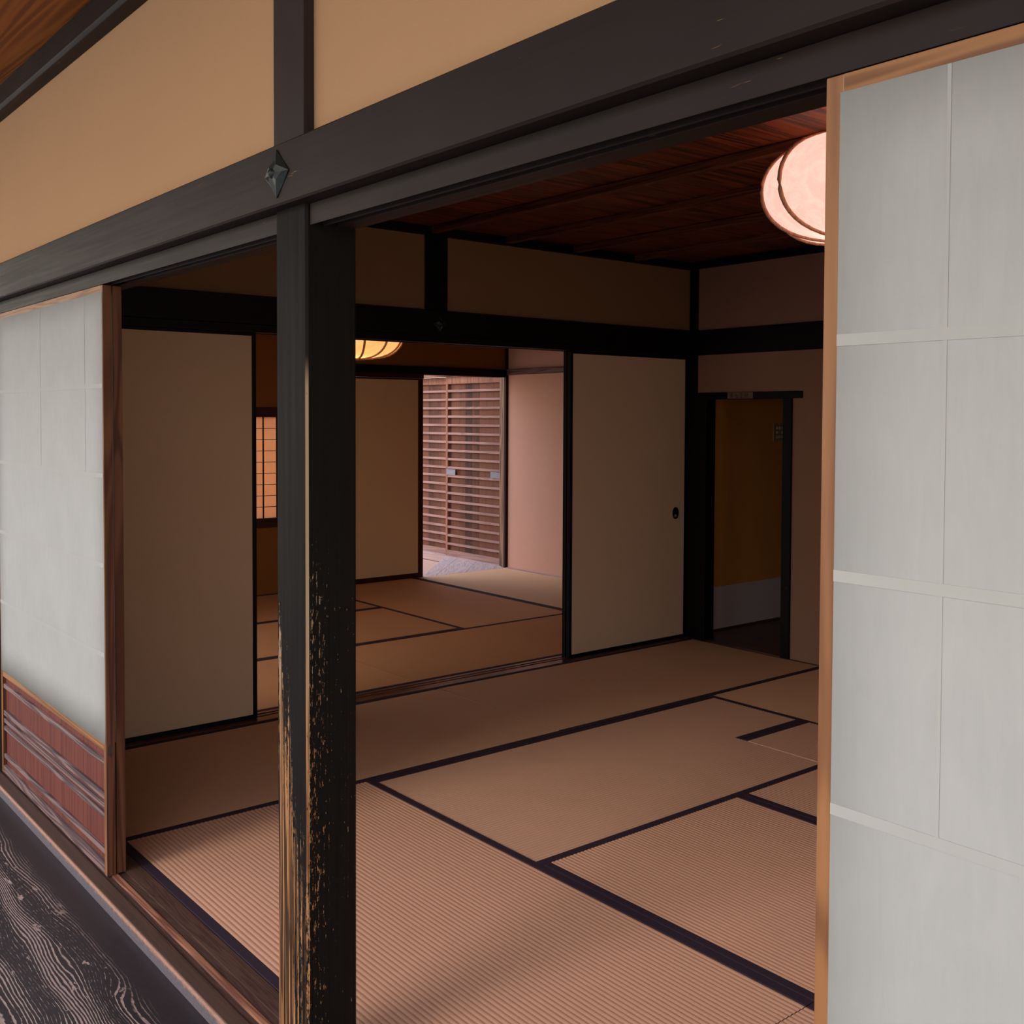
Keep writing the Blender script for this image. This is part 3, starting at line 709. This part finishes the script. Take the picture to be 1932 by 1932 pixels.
# ------------------------------------------------------------------ tatami
TONE = {'f': (0.76, 0.47, 0.27), 'a': (0.67, 0.352, 0.212), 'b': (0.65, 0.35, 0.187), 'c': (0.67, 0.368, 0.222), 'd': (0.60, 0.275, 0.118), 'e': (0.56, 0.25, 0.105)}
def tatami(x0, x1, y0, y1, axis, label, group, tone='a', heri=(1, 1), notch=None, name='tatami_mat'):
    """ribs and cloth borders run along axis; top of the borders at z=0"""
    r = thing(name, ((x0 + x1) / 2, (y0 + y1) / 2, -0.055), label, 'tatami mat', group)
    gp = 0.0014; x0 += gp; x1 -= gp; y0 += gp; y1 -= gp
    hw = 0.030
    if axis == 'x': a0, a1, b0, b1 = x0, x1, y0, y1
    else: a0, a1, b0, b1 = y0, y1, x0, x1
    s0 = b0 + (hw if heri[0] else 0); s1 = b1 - (hw if heri[1] else 0)
    nr = max(4, round((s1 - s0) / 0.0150)); st = (s1 - s0) / nr
    def strip(segs, name_, mat, sm=True):
        g = MB()
        for (p0, p1, c0, c1) in segs:
            n = max(1, round((c1 - c0) / st)) * 6
            b = len(g.v)
            for a in (p0, p1):
                for i in range(n + 1):
                    c = c0 + (c1 - c0) * i / n
                    ph = (c - s0) / st
                    h = -0.0022 + 0.0017 * abs(math.sin(PI * ph)) ** 0.8
                    g.v.append((a, c, h) if axis == 'x' else (c, a, h))
            for i in range(n): g.face([b + i, b + i + 1, b + n + 2 + i, b + n + 1 + i], 0, True)
            # sides
            b2 = len(g.v)
            for a in (p0, p1):
                for c in (c0, c1): g.v.append((a, c, -0.055) if axis == 'x' else (c, a, -0.055))
            g.face([b2, b2 + 1, b + n, b]); g.face([b2 + 2, b2 + 3, b + 2 * n + 1, b + n + 1])
            g.face([b2, b2 + 2, b + n + 1, b]); g.face([b2 + 1, b2 + 3, b + 2 * n + 1, b + n])
            g.face([b2, b2 + 1, b2 + 3, b2 + 2])
        o = g.build(name_, mat, r); return o
    seed = random.random() * 20
    if notch:
        # notch: (xa, xb, ya, yb) cut from the far right corner of a mat whose ribs run along y
        xa, ya = notch
        segs = [(a0, ya, s0, s1), (ya, a1, s0, s0 + round((xa - s0) / st) * st)]
    else: segs = [(a0, a1, s0, s1)]
    strip(segs, 'rush_cover', rush_mat(axis, TONE[tone], round(seed, 1)))
    def border(c0, c1, p0=a0, p1=a1):
        g = MB()
        pr_ = [(c0, -0.050), (c0, -0.0012), (c0 + 0.002, 0.0), (c1 - 0.002, 0.0), (c1, -0.0012), (c1, -0.050)]
        g.prism(pr_, axis, p0, p1); g.build('cloth_border', 'heri', r)
    if heri[0]: border(b0, b0 + hw)
    if heri[1]: border(b1 - hw, b1, a0, notch[1] if notch else a1)
    if notch:
        xx = s0 + round((xa - s0) / st) * st
        border(xx - hw, xx, notch[1], a1)
    relocate(r)
    # lift local origin back
    for c in r.children: c.location.z = 0.055
    return r
G1 = 'tatami mats of the main room'; G2 = 'tatami mats of the far room'
tatami(0, W, 0.0, 2 * W, 'y', 'dim tatami mat along the left fusuma door, nearest the left shoji', G1, 'b')
far_row = tatami(0, W, 2 * W, 4 * W, 'y', 'tatami mat in front of the fusuma door with the black pull, reaching the far corner', G1, 'b')
for c in far_row.children: c.location.z += 0.002
tatami(W, 3 * W, 0.0, W, 'x', 'large ribbed tatami mat in the foreground behind the threshold', G1, 'a')
tatami(3 * W, 5 * W, 0.0, W, 'x', 'tatami mat at the bottom, only its corner showing beside the right shoji', G1, 'a')
hx, hy = 2 * W - 0.42, 3 * W - 0.43
tatami(W, 2 * W, W, 3 * W, 'y', 'smooth pale tatami mat in the middle of the room, notched at its far corner', G1, 'c', notch=(hx + 0.0, hy))
tatami(2 * W, 4 * W, W, 2 * W, 'x', 'ribbed tatami mat right of the middle, behind the wide double border', G1, 'a')
tatami(2 * W, 4 * W, 2 * W, 3 * W, 'x', 'small visible corner of a ribbed mat beside the right shoji, past the hearth piece', G1, 'a')
tatami(W, 3 * W, 3 * W, 4 * W, 'x', 'dim brownish tatami mat in front of the back wall', G1, 'b')
tatami(3 * W, 5 * W, 3 * W, 4 * W, 'x', 'tatami mat of the far right corner, behind the right shoji', G1, 'b')
tatami(4 * W, 5 * W, W, 3 * W, 'y', 'tatami mat along the right wall, behind the right shoji', G1, 'b')
hxx = W + 0.03 + round((hx - W - 0.03) / ((W - 0.0616) / round((W - 0.0616) / 0.015))) * ((W - 0.0616) / round((W - 0.0616) / 0.015))
hearth = tatami(hxx + 0.001, 2 * W, hy + 0.001, 3 * W, 'y', 'small square tatami piece covering the hearth, with one dark border', G1, 'c', heri=(1, 0), name='hearth_mat')
for c in hearth.children: c.location.z += 0.0035
X2 = -0.14
tatami(X2 - W, X2, 0.02, 2 * W, 'y', 'far-room tatami mat along the threshold, behind the black post', G2, 'd')
tatami(X2 - W, X2, 2 * W, 4 * W + 0.01, 'y', 'brown tatami mat of the far room just beyond the threshold', G2, 'd')
tatami(-3.04, X2 - W, 0.02, W, 'x', 'far-room tatami mat by the veranda side, out of sight behind the left fusuma', G2, 'e')
tatami(X2 - 2 * W, X2 - W, W, 3 * W + 0.03, 'y', 'far-room tatami mat in the middle, between the black post and the diagonal border', G2, 'd')
tatami(-3.04, X2 - 2 * W, W, 3 * W + 0.03, 'y', 'far-room tatami mat under the lattice window', G2, 'e')
tatami(-3.04, X2 - W, 3 * W + 0.03, 4 * W + 0.045, 'x', 'golden-brown tatami mat in front of the far fusuma door', G2, 'd')
tatami(X2 - 2 * W, X2, 4 * W + 0.045, 4.845, 'x', 'tatami mat at the foot of the bright plaster wall, right of the seam', G2, 'f', heri=(1, 0))
tatami(-3.04, X2 - 2 * W, 4 * W + 0.045, 4.845, 'x', 'sunlit tatami mat beside the grey boards of the far opening', G2, 'f', heri=(1, 0))
S(box(-3.03, -0.14, 4.8455, 4.872, -0.05, 0.004), 'trim_9', 'tatamiyose')
S(box(0.0, 4.8, 4 * W + 0.001, 3.8515, -0.055, -0.0005), 'trim_10', 'hall_floor')

# ------------------------------------------------------------------ far room timbers
box(-3.05, -3.018, 2.84, 4.84, 1.7065, 1.773).build('tie_beam', 'beam_y', None, 0.002, cat='beam', label='black tie beam above the far opening and the far fusuma door')
S(box(-3.14, -3.051, 3.953, 4.845, 1.7065, 1.7395), 'trim_11', 'beam_y')
box(-3.035, -0.142, 4.842, 4.872, 1.726, 1.776).build('tie_beam', 'slat_grey', None, 0.002, cat='beam', label='grey-brown tie beam across the bright pinkish plaster wall')
box(-3.068, -3.040, 4.850, 4.92, 0.0, 2.25).build('corner_post', 'red_frame', None, 0.002, cat='post', label='thin dark red corner post between the far opening and the bright plaster wall')
box(-3.06, -3.02, 2.84, 2.90, 0.0, 1.7065).build('wall_post', 'red_frame', None, 0.002, cat='post', label='dark red post between the lattice window and the far fusuma door')
ff = fusuma('tan fusuma door in a dark red frame, across the far room', 2.902, 3.950, -3.036, z1=1.672, fw_=0.050, br=0.040, frame='red', paper='fusuma_far')
for c in ff.children:
    if c.name.startswith('paper'): pass
box(-3.070, -3.041, 2.902, 3.950, -0.02, -0.0003).build('threshold', 'red_frame', None, 0, cat='threshold', label='dark threshold under the tan fusuma door of the far room')
box(-3.0362, -3.0325, 3.936, 3.946, 0.66, 0.72).build('door_pull', 'black_z', ff).location = -Vector(ff.location)
S(box(-3.09, -3.030, 2.902, 3.952, 1.6735, 1.7060), 'trim_12', 'red_frame')
# lattice window in the far wall
wd = tag(bpy.data.objects.new('window_1', None), kind='structure', label='dark framed lattice window glowing orange in the far wall'); COL.objects.link(wd); wd.location = (-3.06, 2.38, 0.55)
g = MB().box(-3.10, -3.035, 1.94, 2.83, 1.346, 1.42).box(-3.10, -3.035, 1.94, 2.83, 0.508, 0.578).box(-3.10, -3.045, 1.94, 1.97, 0.578, 1.346).box(-3.10, -3.045, 2.80, 2.83, 0.578, 1.346)
g.build('window_frame', 'kumiko_dark', wd, 0.002)
g = MB()
for k in range(1, 9): z = 0.578 + 0.0853 * k; g.box(-3.074, -3.066, 1.97, 2.80, z - 0.0022, z + 0.0022)
for k in range(-4, 4):
    y = 2.500 + 0.1125 * k
    if 1.98 < y < 2.79: g.box(-3.075, -3.065, y - 0.004, y + 0.004, 0.578, 1.346)
g.build('lattice', 'kumiko_dark', wd)
box(-3.0775, -3.0765, 1.97, 2.80, 0.578, 1.346).build('window_paper', 'paper_window', wd)
relocate(wd)

# ------------------------------------------------------------------ beyond the far opening
g = MB()
v0 = [(-3.085, 3.952), (-3.085, 4.845), (-3.19, 4.90), (-4.06, 4.90), (-3.95, 4.83)]
g.prism([(-3.045, 3.935), (-3.045, 4.845), (-3.19, 4.90), (-4.02, 4.90)], 'z', -0.05, -0.001)
o = g.build('step_board', 'grey_board', None, 0.002, cat='board', label='triangular grey weathered floor boards outside the far opening')
def diag_boards():
    t = NT('silver_grey_diagonal_board', 0.6, 0.3)
    mp = t.map((1, 1, 1), rot=(0, 0, math.radians(46)))
    sp = t.n.new('ShaderNodeSeparateXYZ'); t.l.new(mp, sp.inputs[0])
    v = t.comb(t.math('MULTIPLY', sp.outputs[0], 2.0), t.math('MULTIPLY', sp.outputs[1], 16.0), 0.0)
    f = t.noise(v, 1, 4, 0.6, 0.8)
    r_ = t.noise(t.comb(t.math('MULTIPLY', sp.outputs[0], 1.4), t.math('MULTIPLY', sp.outputs[1], 7.0), 0.0), 1, 2, 0.5, 1.0)
    w = t.math('ABSOLUTE', t.math('SINE', t.math('MULTIPLY', r_, 40.0)))
    fr = t.math('ABSOLUTE', t.math('SUBTRACT', t.math('FRACT', t.math('MULTIPLY', sp.outputs[1], 4.6)), 0.5))
    gap = t.ramp(fr, 0.488, 0.496)
    c = t.mix(t.math('ADD', t.math('MULTIPLY', f, 0.5), t.math('MULTIPLY', w, 0.5)), (0.34, 0.25, 0.24), (0.70, 0.55, 0.52))
    t.col(t.mix(gap, c, (0.08, 0.05, 0.05))); t.bump(f, 0.3, 0.001)
    return t.m
o.data.materials[0] = diag_boards()
box(-3.195, -3.070, 4.905, 4.99, -0.22, 2.2).build('weathered_post', 'weather_post', None, 0.003, cat='post', label='weathered brown post right of the slatted lattice doors')
def lattice_door(x0, x1, y0, label):
    r = thing('lattice_door', ((x0 + x1) / 2, y0 + 0.02, 0.0), label, 'lattice door', 'slatted wooden doors beyond the far opening')
    st = 0.03
    for a, b in ((x0, x0 + st), (x1 - st, x1)): box(a, b, y0, y0 + 0.035, 0.0, 1.74).build('stile', 'lattice_stile', r, 0.001)
    box(x0 + st, x1 - st, y0, y0 + 0.035, 1.67, 1.74).build('top_rail', 'lattice_stile', r, 0.001)
    box(x0 + st, x1 - st, y0, y0 + 0.035, 0.0, 0.055).build('bottom_rail', 'lattice_slat', r, 0.001)
    g = MB(); n = 7; w = (x1 - x0 - 2 * st) / n
    for i in range(n): g.box(x0 + st + i * w + 0.0006, x0 + st + (i + 1) * w - 0.0006, y0 + 0.024, y0 + 0.030, 0.055, 1.67)
    g.build('board_panel', 'lattice_board', r)
    g = MB()
    for k in range(19):
        z = 0.117 + 0.0825 * k; g.box(x0 + st, x1 - st, y0 + 0.001, y0 + 0.0235, z - 0.011, z + 0.011)
    g.build('slats', 'lattice_slat', r, 0.001)
    relocate(r)
    return r
d1 = lattice_door(-4.06, -3.197, 4.93, 'slatted wooden door with two grey plates, beyond the far opening')
box(-4.045, -3.900, 4.9265, 4.9285, 0.79, 0.845).build('metal_plate', 'zinc', d1, label='blue-grey plate at the left').location = -Vector(d1.location)
box(-3.355, -3.200, 4.9265, 4.9285, 0.79, 0.845).build('metal_plate', 'zinc', d1, label='pale grey plate at the right').location = -Vector(d1.location)
lattice_door(-4.92, -4.055, 4.972, 'slatted wooden door behind and left of the one with grey plates')
lattice_door(-5.79, -4.925, 4.93, 'slatted wooden door furthest left, hidden behind the far fusuma')
box(-6.2, -3.197, 4.895, 5.02, 1.745, 1.80).build('door_head', 'lattice_stile', None, 0.002, cat='lintel', label='brown head rail over the slatted lattice doors')
box(-6.2, -3.20, 4.905, 5.02, -0.07, -0.0005).build('threshold', 'tatamiyose', None, 0.002, cat='threshold', label='pale grey threshold under the slatted lattice doors')
S(box(-6.2, -3.20, 4.93, 5.0, 1.80, 2.5), 'wall_courtyard', 'plaster_out')

# ------------------------------------------------------------------ lanterns
def lantern(cx, cy, ztop, R_, H, mat, label, cord, power, col):
    r = thing('paper_lantern', (cx, cy, ztop), label, 'ceiling lamp', 'wood-hooped paper lanterns')
    n = 12
    def prof(t):  # t 0 bottom..1 top
        a = -PI / 2 + PI * t
        rr = R_ * (abs(math.cos(a)) ** 0.62); zz = -H / 2 + H / 2 * (math.copysign(abs(math.sin(a)) ** 0.95, math.sin(a)))
        return max(rr, 0.055), zz
    g = MB(); N = 22
    off = math.radians(8)
    for k in range(n):
        a0 = 2 * PI * k / n + off; a1 = a0 + 2 * PI / n
        b = len(g.v); ns = 4
        for j in range(N + 1):
            rr, zz = prof(j / N)
            for i in range(ns + 1):
                a = a0 + (a1 - a0) * i / ns
                # paper is stretched nearly flat between two hoops
                q = rr * math.cos(PI / n) / math.cos(a - (a0 + a1) / 2) * 0.6 + rr * 0.4
                g.v.append((q * math.cos(a), q * math.sin(a), zz))
        for j in range(N):
            for i in range(ns):
                q = b + j * (ns + 1) + i; g.face([q, q + 1, q + ns + 2, q + ns + 1], 0, True)
    g.build('shade', mat, r)
    for k in range(n):
        a = 2 * PI * k / n + off; pts = []
        for j in range(N + 1):
            rr, zz = prof(j / N); pts.append(((rr + 0.003) * math.cos(a), (rr + 0.003) * math.sin(a), zz))
        MB().tube(pts, 0.0075, 8).build('hoop', 'lamp_wood', r)
    MB().lathe([(0.0001, -H - 0.010), (0.046, -H - 0.010), (0.058, -H - 0.006), (0.058, -H + 0.002), (0.0001, -H + 0.002)], 28).build('bottom_disc', 'lamp_wood', r)
    MB().lathe([(0.0001, 0.010), (0.058, 0.010), (0.062, 0.003), (0.058, -0.004), (0.0001, -0.004)], 28).build('top_cap', 'lamp_wood', r)
    if cord > 0.005:
        MB().tube([(0, 0, 0.008), (0, 0, cord * 0.5), (0, 0, cord)], 0.004, 8).build('cord', 'black_z', r)
    d = bpy.data.lights.new('bulb', 'POINT'); d.energy = power; d.color = col; d.shadow_soft_size = 0.06
    o = bpy.data.objects.new('bulb', d); COL.objects.link(o); o.parent = r; o.location = (0, 0, -H * 0.78)
    return r
lantern(2.42, 1.91, 2.247, 0.36, 0.332, 'lamp_pink', 'glowing pinkish white paper lantern with wooden hoops, half hidden by the right shoji', 0, 1.9, (1.0, 0.86, 0.78))
lantern(-1.57, 2.417, 2.05, 0.30, 0.325, 'lamp_yellow', 'glowing yellow paper lantern in the far room, cut off by the inner black beam', 0.243, 1.3, (1.0, 0.72, 0.40))
